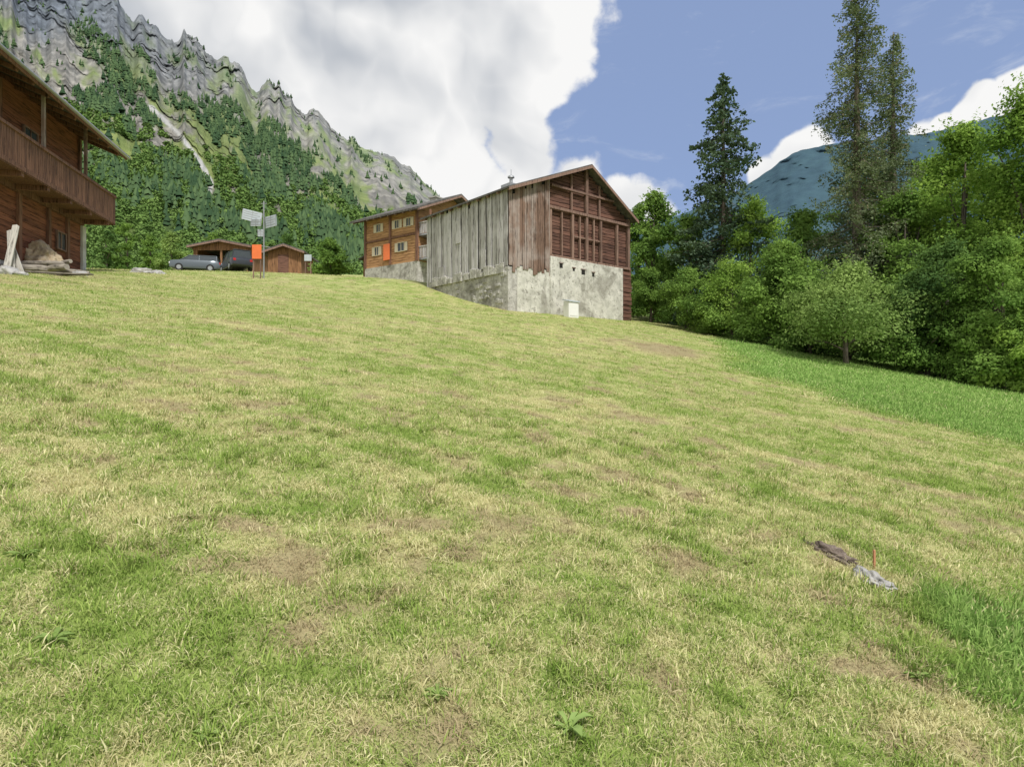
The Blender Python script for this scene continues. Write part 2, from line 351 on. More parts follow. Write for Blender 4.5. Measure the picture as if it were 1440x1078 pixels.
ng.links.new(na('rot','FLOAT_VECTOR'),er.inputs[0]);ng.links.new(er.outputs[0],rr_.inputs[0]);ng.links.new(ez.outputs[0],rr_.inputs[1]);ng.links.new(rr_.outputs[0],ip.inputs['Rotation']);ng.links.new(na('scl','FLOAT_VECTOR'),ip.inputs['Scale']);ng.links.new(ip.outputs[0],gout.inputs[0])
md=go.modifiers.new('scatter','NODES');md.node_group=ng
# ---------------------------------------------------------------- mountains
GD={}
def mountain(name,label,ridge,u0,u1,nu,ns,Y0,Y1,eb,seed,style):
    us=np.linspace(u0,u1,nu);rp=np.array(ridge,float);ru=(rp[:,0]-720)/F;re=(539-rp[:,1])/F
    S,U=np.meshgrid(np.linspace(0,1,ns),us,indexing='ij')
    er=np.interp(us,ru,re)
    jag=(fbm(us*30,us*0,6,seed+9,True)-.5)
    er=er+jag*(.036*sst(.0,-.5,us)+.012 if style=='rock' else .006)
    E1=er[None,:]
    warp=fbm(U*4,S*4,3,seed+1)
    gul=fbm(U*7+1.6*warp+S*1.5,S*2.2+U*2,5,seed,True)
    med=fbm(U*24+warp*3+S*14,S*20-U*8,5,seed+3,True)
    win=np.sin(np.pi*np.clip(S,0,1))**.7
    topg=sst(.55,.85,S)*sst(.15,-.45,U) if style=='rock' else 0
    Yv=Y0*(Y1/Y0)**S*(1+(.48 if style=='rock' else .3)*(gul-.6)*np.minimum(S*3,1)*(.4+.6*win)+(.05+.06*topg)*(med-.5)*np.minimum(S*3,1))
    E=eb+(E1-eb)*(S**.85)+((.065 if style=='rock' else .05)*(gul-.6)+(.006+.02*topg)*(med-.5))*win
    x=U*Yv;y=Yv;z=CAMZ+E*Yv
    x=np.vstack([x,x[-1:]*1.35]);y=np.vstack([y,y[-1:]*1.35]);z=np.vstack([z,z[-1:]*.55])
    S=np.vstack([S,S[-1:]]);U=np.vstack([U,U[-1:]]);gul=np.vstack([gul,gul[-1:]]);med=np.vstack([med,med[-1:]])
    n1,n2=x.shape;id_=np.arange(n1*n2).reshape(n1,n2)
    Fq=np.stack([id_[:-1,:-1],id_[:-1,1:],id_[1:,1:],id_[1:,:-1]],-1).reshape(-1,4)
    f1=fbm(U*13+S*3,S*8+U*3,5,seed+5);f2=fbm(U*90,S*60,4,seed+6);f3=fbm(U*50+3*f1+S*8,S*16,4,seed+7)
    px=720+F*x/y;py=539-F*(z-CAMZ)/y
    if style=='rock':
        left=sst(430,60,px)
        rk=sst(.43,.60,.42*f1+.28*S+.32*(gul-.5)+.55*(f3-.5)+.08+.11*left*S)
        rk=rk*sst(.27,.45,S)
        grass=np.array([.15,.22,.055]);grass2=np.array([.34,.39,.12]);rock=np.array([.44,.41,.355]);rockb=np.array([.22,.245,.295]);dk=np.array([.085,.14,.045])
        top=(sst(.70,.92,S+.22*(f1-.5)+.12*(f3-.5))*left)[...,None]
        c=grass*(1-f2[...,None])+grass2*f2[...,None]
        c=c*(.7+.6*gul[...,None])
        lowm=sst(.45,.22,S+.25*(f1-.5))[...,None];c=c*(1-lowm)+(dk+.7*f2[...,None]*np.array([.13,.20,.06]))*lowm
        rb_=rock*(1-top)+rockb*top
        rc=rb_*(.14+1.5*fbm(U*130+S*60,S*110-U*20,3,seed+8)*fbm(U*55+S*40,S*50,3,seed+11,True)+.10)[...,None]
        c=c*(1-rk[...,None])+rc*rk[...,None]
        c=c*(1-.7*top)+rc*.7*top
        pl=[(212,150),(230,168),(250,186),(266,206),(278,222),(289,240),(297,260),(293,278)];wd=2.7
        dm=np.full(px.shape,1e9)
        for (a,b_),(c_,d_) in zip(pl[:-1],pl[1:]):
            tt=np.clip(((px-a)*(c_-a)+(py-b_)*(d_-b_))/((c_-a)**2+(d_-b_)**2),0,1);dm=np.minimum(dm,np.hypot(px-a-tt*(c_-a),py-b_-tt*(d_-b_)))
        k=sst(wd*1.5,wd*.6,dm+4*(f2-.5)+2*(f3-.5))[...,None];c=c*(1-k)+np.array([.62,.61,.58])*k
        GD['d']=dm
        hz=np.clip((y-120)/900,0,1)[...,None]*.40;c=c*(1-hz)+np.array([.23,.28,.32])*hz  # aerial haze painted into the vertex colours, stronger with distance
    else:
        c=np.array([.03,.06,.045])*(.6+.8*f2[...,None])+np.array([.02,.03,.02])*f1[...,None]
        k=sst(.60,.72,f1)[...,None]*.3;c=c*(1-k)+np.array([.08,.12,.08])*k
        hz=.45;c=c*(1-hz)+np.array([.06,.11,.19])*hz  # even blue haze mixed into the forest's vertex colours
        rk=f1
    m,g=newmat(name+'_surface');cl=g.attr('col',out='Color');pos=g.n('ShaderNodeNewGeometry').outputs['Position']
    n=g.noise(pos,.07 if style=='rock' else .03,9,.74 if style=='rock' else .6)
    lo,hi=((.45,.45,.45),(1.6,1.6,1.6)) if style=='rock' else ((.75,.75,.75),(1.25,1.25,1.25))
    finish(g,g.mix(1,cl,g.mix(n,lo,hi),'MULTIPLY'),.95,n,.9 if style=='rock' else .5,10,spec=.05)
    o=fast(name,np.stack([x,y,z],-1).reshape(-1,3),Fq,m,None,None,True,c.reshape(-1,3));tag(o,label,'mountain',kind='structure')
    return x,y,z,S,U,rk,f1
R1=[(-900,60),(-300,-60),(-60,-70),(0,-50),(60,-12),(110,-8),(135,2),(165,4),(185,24),(215,34),(240,52),(262,54),(290,80),(330,92),(355,116),(400,130),(425,156),(460,172),(490,198),(520,213),(575,236),(608,268),(630,300),(680,335),(760,360),(900,400)]
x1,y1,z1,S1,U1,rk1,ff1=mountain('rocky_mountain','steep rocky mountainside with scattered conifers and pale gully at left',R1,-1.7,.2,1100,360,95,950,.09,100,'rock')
R2=[(300,360),(700,345),(860,325),(960,300),(1040,268),(1080,240),(1115,216),(1160,205),(1230,196),(1300,188),(1360,174),(1440,155),(1600,90),(2200,60),(2600,120)]
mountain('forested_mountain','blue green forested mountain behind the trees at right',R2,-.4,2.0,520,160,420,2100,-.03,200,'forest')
FM_con=leafmat('far_conifers',(.035,.068,.035),(.095,.15,.065),.1);FM_dec=leafmat('far_broadleaves',(.08,.145,.04),(.19,.29,.08),.12)
n=17000;ii=RS.randint(60,S1.shape[0]-2,n*4);jj=RS.randint(0,S1.shape[1],n*4)
cl=fbm(U1[ii,jj]*14+S1[ii,jj]*5,S1[ii,jj]*8,5,300);pr=sst(.46,.53,cl-.12*(S1[ii,jj]-.45)-.14*rk1[ii,jj]+.03)*(1-.35*sst(.85,1,S1[ii,jj]))+.025
pr=pr*(1-.6*sst(.5,.3,S1[ii,jj]))
pxx=720+F*U1[ii,jj]
kp=(RS.rand(n*4)<pr)&(S1[ii,jj]>.25)&(pxx>-300)&(pxx<760)&(GD['d'][ii,jj]>10);ii,jj=ii[kp][:n],jj[kp][:n]
V=[];N=len(ii);print('far conifers',N)
bx,by,bz=x1[ii,jj]+RS.normal(0,1.5,N),y1[ii,jj],z1[ii,jj];hh=RS.uniform(3.0,9.5,N)*(1-.3*S1[ii,jj])*(.72+.35*np.clip(by/600,0,1));rr=hh*RS.uniform(.22,.4,N)
K=6
for (za,zb,rf) in ((0,.5,1),(.28,.78,.72),(.58,1.0,.42)):
    ang=np.arange(K)*2*np.pi/K
    ring=np.stack([bx[:,None]+np.cos(ang)*rr[:,None]*rf*RS.uniform(.5,1.4,(N,K)),by[:,None]+np.sin(ang)*rr[:,None]*rf,bz[:,None]+hh[:,None]*(za+RS.uniform(-.09,.09,(N,K)))],-1)
    top=np.stack([bx+RS.normal(0,.1,N)*rr,by,bz+hh*zb],-1)[:,None,:]
    V.append(np.concatenate([ring,top],1).reshape(-1,3))
off=0;allF=[]
for kk in range(3):
    base=(np.arange(N)*(K+1))+off
    for k in range(K): allF.append(np.stack([base+k,base+(k+1)%K,base+K],-1))
    off+=N*(K+1)
vr=np.repeat(RS.rand(N),K+1);o=fast('mountain_conifer_forest',np.vstack(V),np.vstack(allF),FM_con,None,{'v':np.tile(vr,3)})
tag(o,'distant dark conifers scattered over the rocky mountainside','forest',kind='stuff')
n=7500;ii=RS.randint(25,225,n*3);jj=RS.randint(0,S1.shape[1],n*3)
pr=sst(.32,.44,fbm(U1[ii,jj]*30,S1[ii,jj]*12,3,330))*(1-sst(.45,.63,S1[ii,jj]));pxx=720+F*U1[ii,jj]
kp=(RS.rand(n*3)<pr)&(pxx>-150)&(pxx<740)&(GD['d'][ii,jj]>9);ii,jj=ii[kp][:n],jj[kp][:n];N=len(ii);print('far broadleaf',N)
def leaves(rng,cen,rad,nper,ls,flat=.85):
    N=len(cen);cen=np.repeat(cen,nper,0);rad=np.repeat(rad,nper);n=len(cen)
    d=rng.normal(size=(n,3));d/=np.linalg.norm(d,axis=1)[:,None];d[:,2]=np.where(d[:,2]<-.3,-d[:,2],d[:,2])
    p=cen+d*(rad*(rng.rand(n)**.4*1.08))[:,None]*np.array([1,1,flat])
    nn=d*.9+rng.normal(size=(n,3))*.55+np.array([0,0,.35]);nn/=np.linalg.norm(nn,axis=1)[:,None]
    a=np.cross(nn,rng.normal(size=(n,3)));a/=np.linalg.norm(a,axis=1)[:,None];b=np.cross(nn,a)
    s=(ls*rng.uniform(.6,1.35,n))[:,None]
    V=np.stack([p-a*s,p-b*s*.6+a*s*.1,p+a*s,p+b*s*.6+a*s*.1],1).reshape(-1,3)
    return V,np.repeat(rng.rand(n),4)
cen=np.stack([x1[ii,jj],y1[ii,jj],z1[ii,jj]+.8],-1);sz=RS.uniform(.9,1.8,N)*(.7+y1[ii,jj]/400)
V,A=leaves(RS,cen+RS.normal(0,.6,(N,3)),sz,70,1,1.05)
A=np.clip(A*.3+np.repeat(RS.rand(N),70*4)*.55,0,1)
Vc=V.reshape(-1,4,3);mc=Vc.mean(1,keepdims=True);ds=(mc[:,:,1:2]/520+.08);V=(mc+(Vc-mc)*ds).reshape(-1,3)
o=fast('valley_broadleaf_forest',V,np.arange(len(V)).reshape(-1,4),FM_dec,None,{'v':A});tag(o,'bright green broadleaf wood on the lower mountain slope','forest',kind='stuff')
# ---------------------------------------------------------------- trees
LM={'mid':leafmat('leaf_mid',(.075,.15,.034),(.26,.40,.09)),'bright':leafmat('leaf_bright',(.11,.21,.036),(.37,.53,.11),.38),
 'dark':leafmat('leaf_dark',(.05,.105,.034),(.17,.28,.08)),'dusty':leafmat('leaf_dusty',(.12,.20,.055),(.34,.46,.14)),
 'needle':leafmat('needle_green',(.045,.08,.05),(.135,.19,.115),.2),'larch':leafmat('larch_needles',(.085,.115,.065),(.22,.26,.145),.25,(.26,.21,.14))}
def broadleaf(name,label,px,top,base,wpx,Y,tone,nl=9000,ls=.085,seed=0,low=.0,group=None,cat='tree',nc=36,sparse=.35):
    nl=int(nl*1.3);ls=ls*.9
    rng=np.random.RandomState(seed+5);random.seed(seed)
    x=(px-720)/F*Y;zg=H(x,Y);zt=CAMZ+(539-top)/F*Y;h=max(zt-zg,.9);R=wpx/2/F*Y
    t=thing(name,label,cat,(x,Y,zg-.1),0,group)
    cs=[]
    for i in range(nc):
        q=(i+rng.rand())/nc
        prof=(1-.72*max(0,(q-.4)/.6)**1.6)*rng.uniform(.8,1.12)
        cr=R*rng.uniform(.28,.48)*(1.05-.45*q)
        z=h*low+cr*.6+(h*(1-low)-cr*1.5)*q
        a=rng.uniform(0,6.28);r=max(R*prof*math.sqrt(rng.uniform(.1,1))-cr*.55,0)
        cs.append((r*math.cos(a),r*math.sin(a),z,cr))
    cs.append((0,0,h-R*.26,R*.26));cs.append((R*.3*rng.normal(),0,h-R*.6,R*.3))
    cs=np.array(cs);wts=cs[:,3]**2;wts/=wts.sum()
    Vs=[];As=[]
    for c,wt in zip(cs,wts):
        k=max(20,int(nl*wt*rng.uniform(1-sparse,1+sparse)))
        V,A=leaves(rng,c[None,:3],np.array([c[3]]),k,ls,.85)
        Vs.append(V);As.append(np.clip(A*.6+rng.rand()*.4,0,1))
    ns=int(nl*.018);c=cs[rng.randint(0,len(cs),ns)];dd=rng.normal(size=(ns,3));dd[:,2]=np.abs(dd[:,2])*.9+.1;dd/=np.linalg.norm(dd,axis=1)[:,None]
    for q in np.linspace(.9,1.5,10):
        V,A=leaves(rng,c[:,:3]+dd*c[:,3:4]*q+rng.normal(0,ls*.6,(ns,3)),np.full(ns,ls*.5),1,ls*.85,.9);Vs.append(V);As.append(A)
    V=np.vstack(Vs);fast('crown',V,np.arange(len(V)).reshape(-1,4),LM[tone],t,{'v':np.concatenate(As)})
    mb=MB();tr=.012*h+.04;lean=rng.normal(0,.04*h,2)
    tp=[(0,0,-.3),(lean[0]*.2,lean[1]*.2,h*.2),(lean[0]*.6,lean[1]*.4,h*.45),(lean[0]*.5,lean[1],h*.82)]
    mb.tube(tp,[tr*1.25,tr,tr*.7,tr*.15],8)
    for c in cs[rng.permutation(len(cs))[:10]]:
        z0=min(c[2]*.6,h*.5);f=z0/h;s=(lean[0]*f,lean[1]*f,z0)
        mid=((s[0]+c[0])/2+rng.normal(0,.1),(s[1]+c[1])/2,(s[2]+c[2])/2+.03*h);mb.tube([s,mid,tuple(c[:3])],[tr*.5,tr*.3,tr*.08],5)
    mb.build('trunk',M['bark'],t,True);return t
def conifer(name,label,px,top,Y,wpx,tone,seed,nb=150,low=.12,dens=46,lean=0,ls=.13,pw=.75,irr=(.45,1.15),droop=(.15,.5),hang=.10,side=.2):
    rng=np.random.RandomState(seed);x=(px-720)/F*Y
    zg=H(x,Y)
    zt=CAMZ+(539-top)/F*Y;h=zt-zg;R=wpx/2/F*Y;t=thing(name,label,'tree',(x,Y,zg-.1))
    mb=MB();tr=.009*h+.04;mb.tube([(0,0,-.3),(lean*.3,0,h*.35),(lean*.7,0,h*.7),(lean,0,h)],[tr*1.2,tr,tr*.55,.012],8)
    Vs=[];As=[]
    for i in range(nb):
        q=(i+rng.rand())/nb;z=h*(low+(1-low)*q);L=R*((1-q)**pw*.95+.06)*rng.uniform(*irr)
        a=rng.uniform(0,6.28);ca,sa=math.cos(a),math.sin(a);ox=lean*z/h
        tt=np.linspace(0,1,5);bend=rng.uniform(*droop)
        pts=[(ox+ca*L*u,sa*L*u,z-bend*L*u**1.3+.25*L*u**3) for u in tt]
        mb.tube(pts[::2],[.014+.008*L*(1-q),.010,.004],4)
        k=int(dens*L/R*1.3)+4;u=rng.rand(k)**.7
        sp=.07+side*L*(1-u)*u*2
        cx=ox+ca*L*u+rng.normal(0,1,k)*sp*sa;cy=sa*L*u+rng.normal(0,1,k)*sp*ca;cz=z-bend*L*u**1.3+.25*L*u**3-np.abs(rng.normal(0,hang,k))
        V,A=leaves(rng,np.stack([cx,cy,cz],-1),np.full(k,.07),2,ls,1)
        Vs.append(V);As.append(A)
    V=np.vstack(Vs);fast('crown',V,np.arange(len(V)).reshape(-1,4),LM[tone],t,{'v':np.concatenate(As)})
    mb.build('trunk',M['bark'],t,True);return t
conifer('spruce_tree','tall dark spruce standing right of the barn with pointed top',1017,101,36,205,'needle',3,nb=190,dens=100,ls=.092,irr=(.5,1.08),pw=.72,hang=.16,droop=(.35,.75),side=.3)
conifer('larch_tree','tallest thin larch with feathery top cut by upper edge of picture',1205,-25,29,185,'larch',4,nb=330,dens=115,low=.1,ls=.05,irr=(.25,1.1),pw=.40,droop=(.15,.9),hang=.26,side=.16)
conifer('larch_tree','slightly shorter larch leaning against the right side of the tallest larch',1256,42,30,140,'larch',5,nb=270,dens=100,low=.1,ls=.05,irr=(.25,1.1),pw=.45,droop=(.15,.9),hang=.26,side=.16)
B=broadleaf
B('broadleaf_tree','dark slender tree directly beside the right corner of the barn',922,266,440,90,41,'mid',11000,.10,1)
B('broadleaf_tree','small green tree half hidden behind the barn right wall',898,290,440,70,46,'mid',8000,.11,17)
B('broadleaf_tree','dark green tree between barn corner and tall spruce, lower half',968,298,445,110,38,'mid',12000,.10,2)
B('broadleaf_tree','light green rounded tree below the tall spruce',1058,280,455,135,35,'bright',14000,.09,3)
B('broadleaf_tree','bright leafy tree between the spruce and the tallest larch',1130,290,470,135,32,'mid',14000,.085,4)
B('broadleaf_tree','dusty green tree at foot of the tallest larch',1215,215,490,145,31,'mid',15000,.075,5,sparse=.6)
B('broadleaf_tree','dark tree behind the gnarled apple tree on its right side',1275,262,500,155,28,'mid',16000,.08,6)
B('broadleaf_tree','tall bright yellow green tree rising near the right edge',1352,165,510,200,28,'bright',26000,.085,7,nc=50)
B('broadleaf_tree','largest leafy tree cut off by the right edge of picture',1450,108,540,250,25,'bright',32000,.08,8,nc=56)
B('broadleaf_tree','mid green tree in front of the largest right hand tree',1408,325,552,165,20.5,'mid',22000,.06,9)
B('broadleaf_tree','dark bushy tree between apple tree and right edge tree',1325,335,535,165,22.5,'dark',20000,.065,10)
B('apple_tree','gnarled dusty green apple tree standing in front of the wood edge',1190,362,508,195,22.5,'dusty',17000,.055,11,low=.04,nc=36,sparse=.5)
B('broadleaf_tree','half hidden mid green tree left behind the apple tree',1105,335,480,145,28,'mid',15000,.075,12)
B('broadleaf_tree','mid green tree filling gap behind yellow green tree',1305,222,500,150,33,'bright',15000,.095,13)
B('broadleaf_tree','green tree far right outside the meadow edge',1540,200,560,240,24,'mid',12000,.09,14)
B('broadleaf_tree','shaded tree deep in the wood behind the dark bush row',1400,240,500,190,31,'mid',15000,.1,15)
for i,(px,tp,wd,Y,tn,lb) in enumerate([(915,375,75,37,'mid','low green bush touching the barn corner logs'),(965,372,105,33.5,'mid','round low bush between barn and light green tree'),
  (1030,360,130,31,'bright','wide low bush below the light green tree'),(1085,380,130,28.5,'mid','mid green bush at the meadow edge left of apple tree'),
  (1262,415,125,24,'mid','low bush close behind right side of apple tree'),(1305,430,120,22,'mid','small leafy bush right of the apple tree'),
  (1375,450,135,20.5,'mid','low shaded bush under the right edge trees'),(1445,435,125,19.4,'bright','low leafy bush at the right picture edge'),
  (1140,415,110,25.5,'mid','bush directly left of the apple tree trunk'),(1000,400,90,31.5,'mid','small bush at foot of the tall spruce'),(1195,430,120,25,'dark','dark bush directly behind the apple tree trunk')]):
    B('bush',lb,px,tp,0,wd,Y,tn,9500,.058,40+i,low=-.03,cat='bush',nc=22)
for i,(px,tp,wd,Y,tn,lb) in enumerate([(463,335,58,52,'mid','round green bush right of the small sheds'),(242,325,50,78,'dusty','pale green small tree behind the parked cars'),
   (212,330,40,80,'mid','small round tree left of the pale green tree'),(178,312,44,85,'mid','small tree right of the left chalet corner'),(150,322,36,82,'dark','dark bush just past the left chalet wall'),
   (300,325,50,92,'mid','green tree rising behind the wide shed roof'),(405,326,56,95,'dark','dark green tree behind the small shed')]):
    B('small_tree' if i else 'bush',lb,px,tp,0,wd,Y,tn,6500 if i==0 else 4500,.11 if i==0 else .13,60+i,low=-.05,nc=18,sparse=.2,cat='tree' if i else 'bush')
# ---------------------------------------------------------------- window helper
def window(parent,face,c,zc,w_,h_,sgn,off,shutters=False,fm='white'):
    def bx(mb,a0,a1,z0,z1,d0,d1):
        lo,hi=sorted((off+sgn*d0,off+sgn*d1))
        if face=='x': mb.b(lo,hi,a0,a1,z0,z1,.5)
        else: mb.b(a0,a1,lo,hi,z0,z1,.5)
    f=MB();t=.05
    bx(f,c-w_/2-t,c-w_/2,zc-h_/2-t,zc+h_/2+t,0,.07);bx(f,c+w_/2,c+w_/2+t,zc-h_/2-t,zc+h_/2+t,0,.07)
    bx(f,c-w_/2,c+w_/2,zc+h_/2,zc+h_/2+t,0,.068);bx(f,c-w_/2,c+w_/2,zc-h_/2-t,zc-h_/2,0,.068);bx(f,c-.02,c+.02,zc-h_/2,zc+h_/2,.005,.05)
    o=f.build('window',M[fm],parent);p=MB();bx(p,c-w_/2,c+w_/2,zc-h_/2,zc+h_/2,-.02,.02);p.build('pane',M['glass'],o)
    if shutters:
        for q in (-1,1):
            s=MB();a=c+q*(w_/2+t+.15);bx(s,a-.13,a+.13,zc-h_/2-.03,zc+h_/2+.03,.01,.05);s.build('shutter',M['shutter'],o)
# ---------------------------------------------------------------- barn
barn=thing('old_barn','large weathered timber barn on stone base with grey plank side','barn',(-.17,30,4.9),math.radians(40))
W,D_,E_,AX,AZ=8.75,6.9,5.85,5.3,7.95
rl=lambda x: E_+(AZ-E_)*x/AX if x<AX else AZ-(AZ-E_)*(x-AX)/(W-AX)
s=MB();s.b(-.06,.5,-.06,D_,-1.5,2.2)
for i in range(46):
    y=random.uniform(0,D_-.4);zt=2.2+random.uniform(-.05,.22);s.b(-.12-random.uniform(0,.05),.1,y,y+random.uniform(.15,.45),1.9,zt)
for i in range(60):
    y=random.uniform(0,D_-.4);z=random.uniform(-.3,1.9);s.b(-.075-random.uniform(0,.04),.0,y,y+random.uniform(.15,.4),z,z+random.uniform(.1,.25))
s.build('stone_base',M['stone'],barn,bevel=.03)
s=MB();s.b(2.62,8.1,-.10,.5,-1.5,3.0);s.b(.5,2.62,-.06,.5,-1.5,2.28);s.build('concrete_base',M['concrete'],barn,bevel=.02)
s=MB();s.b(.12,W-.1,.45,D_,-1.5,E_-.05);s.prism([(.2,E_-.1),(W-.2,E_-.1),(AX,AZ-.12)],'y',.45,D_);s.build('inner_wall',M['dark_log'],barn)
s=MB();y=0
while y<D_:
    w_=random.uniform(.12,.27);zb=2.22-random.choice([0,.05,.1,.25,.4])*random.random();xo=random.uniform(-.08,-.015)
    zt=E_-.04-(random.random()<.15)*random.uniform(.1,.5)
    tl=random.uniform(-.02,.02)
    y2=min(y+w_-.018,D_);s.hexa([(xo-.03,y+tl,zb),(xo,y+tl,zb),(xo,y2+tl,zb+random.uniform(-.04,.04)),(xo-.03,y2+tl,zb),(xo-.03,y,zt),(xo,y,zt),(xo,y2,zt),(xo-.03,y2,zt)]);y+=w_
for y,z,w_,h_ in ((1.6,2.3,.35,.9),(3.7,3.9,.4,1.2),(5.2,2.2,.5,.7)): s.b(-.13,-.10,y,y+w_,z,z+h_)
s.build('grey_plank_cladding',M['grey_plank'],barn)
s=MB();s.b(.0,.12,.02,D_,2.1,E_-.06);s.build('side_sheathing',M['black'],barn)
s=MB();x=-.04
while x<2.6:
    w_=random.uniform(.10,.22);zb=2.28+random.uniform(-.35,.05);yo=random.uniform(-.09,-.03);x2=min(x+w_-.015,2.6);dz=-.05-(random.random()<.2)*random.uniform(.1,.4)
    s.hexa([(x,yo-.03,zb),(x2,yo-.03,zb),(x2,yo,zb),(x,yo,zb),(x,yo-.03,rl(max(x,0))+dz),(x2,yo-.03,rl(x2)+dz),(x2,yo,rl(x2)+dz),(x,yo,rl(max(x,0))+dz)]);x+=w_
s.build('brown_plank_cladding',M['brown_plank'],barn)
s=MB();s.prism([(0,2.2),(2.6,2.2),(2.6,rl(2.6)-.1),(0,E_-.1)],'y',-.02,.4);s.build('gable_sheathing',M['black'],barn)
s=MB();z=3.02
while z<AZ-.3:
    hh_=random.uniform(.15,.2);xa=2.6 if z+hh_<rl(2.6) else AX*(z+hh_-E_)/(AZ-E_);xb=W-.05 if z+hh_<E_ else W-(W-AX)*(z+hh_-E_)/(AZ-E_)
    yo=.12+random.uniform(-.03,.02)
    if xb>xa+.1: s.b(xa,xb,yo,yo+.2,z,z+hh_-.025)
    z+=hh_
s.build('log_wall',M['dark_log'],barn)
s=MB()
for x in (2.70,4.26,6.4,7.7): s.b(x-.07,x+.07,-.05,.08,3.1,5.38)
s.b(AX-.08,AX+.08,-.06,.07,3.1,AZ-.15);s.b(W-.18,W,-.05,.08,3.0,E_-.05)
s.b(2.6,W,-.08,.06,2.99,3.11);s.b(2.6,W,-.09,.05,5.38,5.52);s.b(2.75,7.4,-.075,.04,6.5,6.6)
for x in (3.5,4.8,5.85): s.b(x-.035,x+.035,-.035,.07,3.11,5.38)
s.b(4.33,6.33,-.025,.07,4.2,4.27)
for x in (4.2,6.3): s.b(x-.045,x+.045,-.03,.07,5.52,rl(x)-.15)
s.build('timber_frame',M['frame_wood'],barn)
s=MB();z=-.6
while z<3.0:
    s.b(8.11,W+.12,-.02+random.uniform(-.05,.02),.4,z,z+.2);z+=.235
s.build('corner_logs',M['dark_log'],barn)
def roof(parent,W,D_,E_,AX,AZ,og,oe,th,mat,name='roof'):
    s=MB();sl1=(AZ-E_)/AX;sl2=(AZ-E_)/(W-AX);y0,y1=-og,D_+og
    def sl(xa,za,xb,zb):
        s.hexa([(xa,y0,za),(xb,y0,zb),(xb,y1,zb),(xa,y1,za),(xa,y0,za+th),(xb,y0,zb+th),(xb,y1,zb+th),(xa,y1,za+th)])
    sl(-oe,E_-oe*sl1,AX,AZ);sl(W+oe,E_-oe*sl2,AX+.001,AZ);r=s.build(name,mat,parent)
    v=MB()
    for (xa,za,xb,zb) in ((-oe,E_-oe*sl1,AX,AZ),(W+oe,E_-oe*sl2,AX,AZ)):
        v.hexa([(xa,y0-.04,za-.12),(xb,y0-.04,zb-.12),(xb,y0-.003,zb-.12),(xa,y0-.003,za-.12),(xa,y0-.04,za+.03),(xb,y0-.04,zb+.03),(xb,y0-.003,zb+.03),(xa,y0-.003,za+.03)])
    v.build('verge_board',M['frame_wood'],r)
    y=y0+.1
    while y<y1:
        f=MB();f.bar((-oe+.03,y,E_-oe*sl1-.055),(.1,y,E_-.055+.1*sl1),.09,.1);f.build('rafter',M['frame_wood'],r);y+=.8
    return r
rf=roof(barn,W,D_,E_,AX,AZ,.4,.3,.09,M['roofdark'])
s=MB();s.tube([(.75,.7,6.0),(.75,.7,6.65)],[.08,.08],10);s.tube([(.75,.7,6.65),(.75,.7,6.72),(.75,.7,6.8)],[.17,.16,.03],10);s.tube([(.75,.7,6.8),(.75,.7,7.05)],[.015,.015],6);s.b(.4,1.1,.35,1.05,6.05,6.3);s.build('chimney',M['metal'],rf)
for x,z,w_,h_ in ((3.35,2.6,.22,.24),(4.25,2.5,.15,.15),(4.95,2.45,.26,.26),(5.7,2.4,.16,.22)):
    s=MB();s.b(x-w_/2,x+w_/2,-.104,-.08,z-h_/2,z+h_/2);o=s.build('vent_opening',M['black'],barn)
    f=MB();f.b(x-w_/2-.05,x+w_/2+.05,-.13,-.103,z+h_/2,z+h_/2+.045);f.build('lintel',M['brown_plank'],o)
p=P(803,432,31.3);zg=H(p.x,31.3)
ub=thing('utility_box','small white utility box against the concrete base of the barn','box',(p.x,31.3,zg),math.radians(38))
s=MB();s.b(-.33,.33,-.2,.2,-.1,.75);s.build('body',M['white'],ub,bevel=.02);s=MB();s.hexa([(-.37,-.25,.72),(.37,-.25,.72),(.37,.24,.83),(-.37,.24,.83),(-.37,-.25,.77),(.37,-.25,.77),(.37,.24,.88),(-.37,.24,.88)]);s.build('lid',M['signgrey'],ub)
s=MB();s.b(-.27,.27,-.215,-.203,.05,.66);s.build('door',M['white'],ub)
# ---------------------------------------------------------------- timber house behind
hs=thing('timber_house','orange brown timber house with pale shutters behind the barn','house',(-7.1,48,9.3),math.radians(53.5))
W2,D2,E2,A2,Z2=8.0,5.9,5.45,4.0,7.15
s=MB();s.b(0,W2,0,D2,-1.5,1.5);s.build('stone_base',M['stone'],hs)
s=MB();z=1.5
while z<E2-.02:
    s.b(.05,W2-.05,.05+random.uniform(-.01,.01),D2-.05,z,min(z+.19,E2));s.b(.03,.1,.1,D2-.1,z+.01,min(z+.185,E2));z+=.2
s.prism([(.1,E2-.05),(W2-.1,E2-.05),(A2,Z2-.08)],'y',.08,D2-.1);s.build('wall',M['house_log'],hs)
s=MB()
for y in (.06,D2/2,D2-.06): s.b(-.06,.08,y-.1,y+.1,1.5,E2-.02)
s.b(-.05,.06,0,D2,3.5,3.62);s.build('wall_beam',M['chalet_vert'],hs)
roof(hs,W2,D2,E2,A2,Z2,.9,.8,.16,M['roofdark'])
for y in (4.3,2.2,.95): window(hs,'x',y,4.55,.42,.58,-1,.03,True,'shutter')
for y,w_ in ((4.5,.42),(1.75,.7)): window(hs,'x',y,2.75,w_,.62,-1,.03,True,'shutter')
s=MB();s.b(-.12,-.09,2.9,3.6,1.9,3.15);tag(s.build('banner',M['orange'],hs),'bright orange banner hanging on the timber house wall')
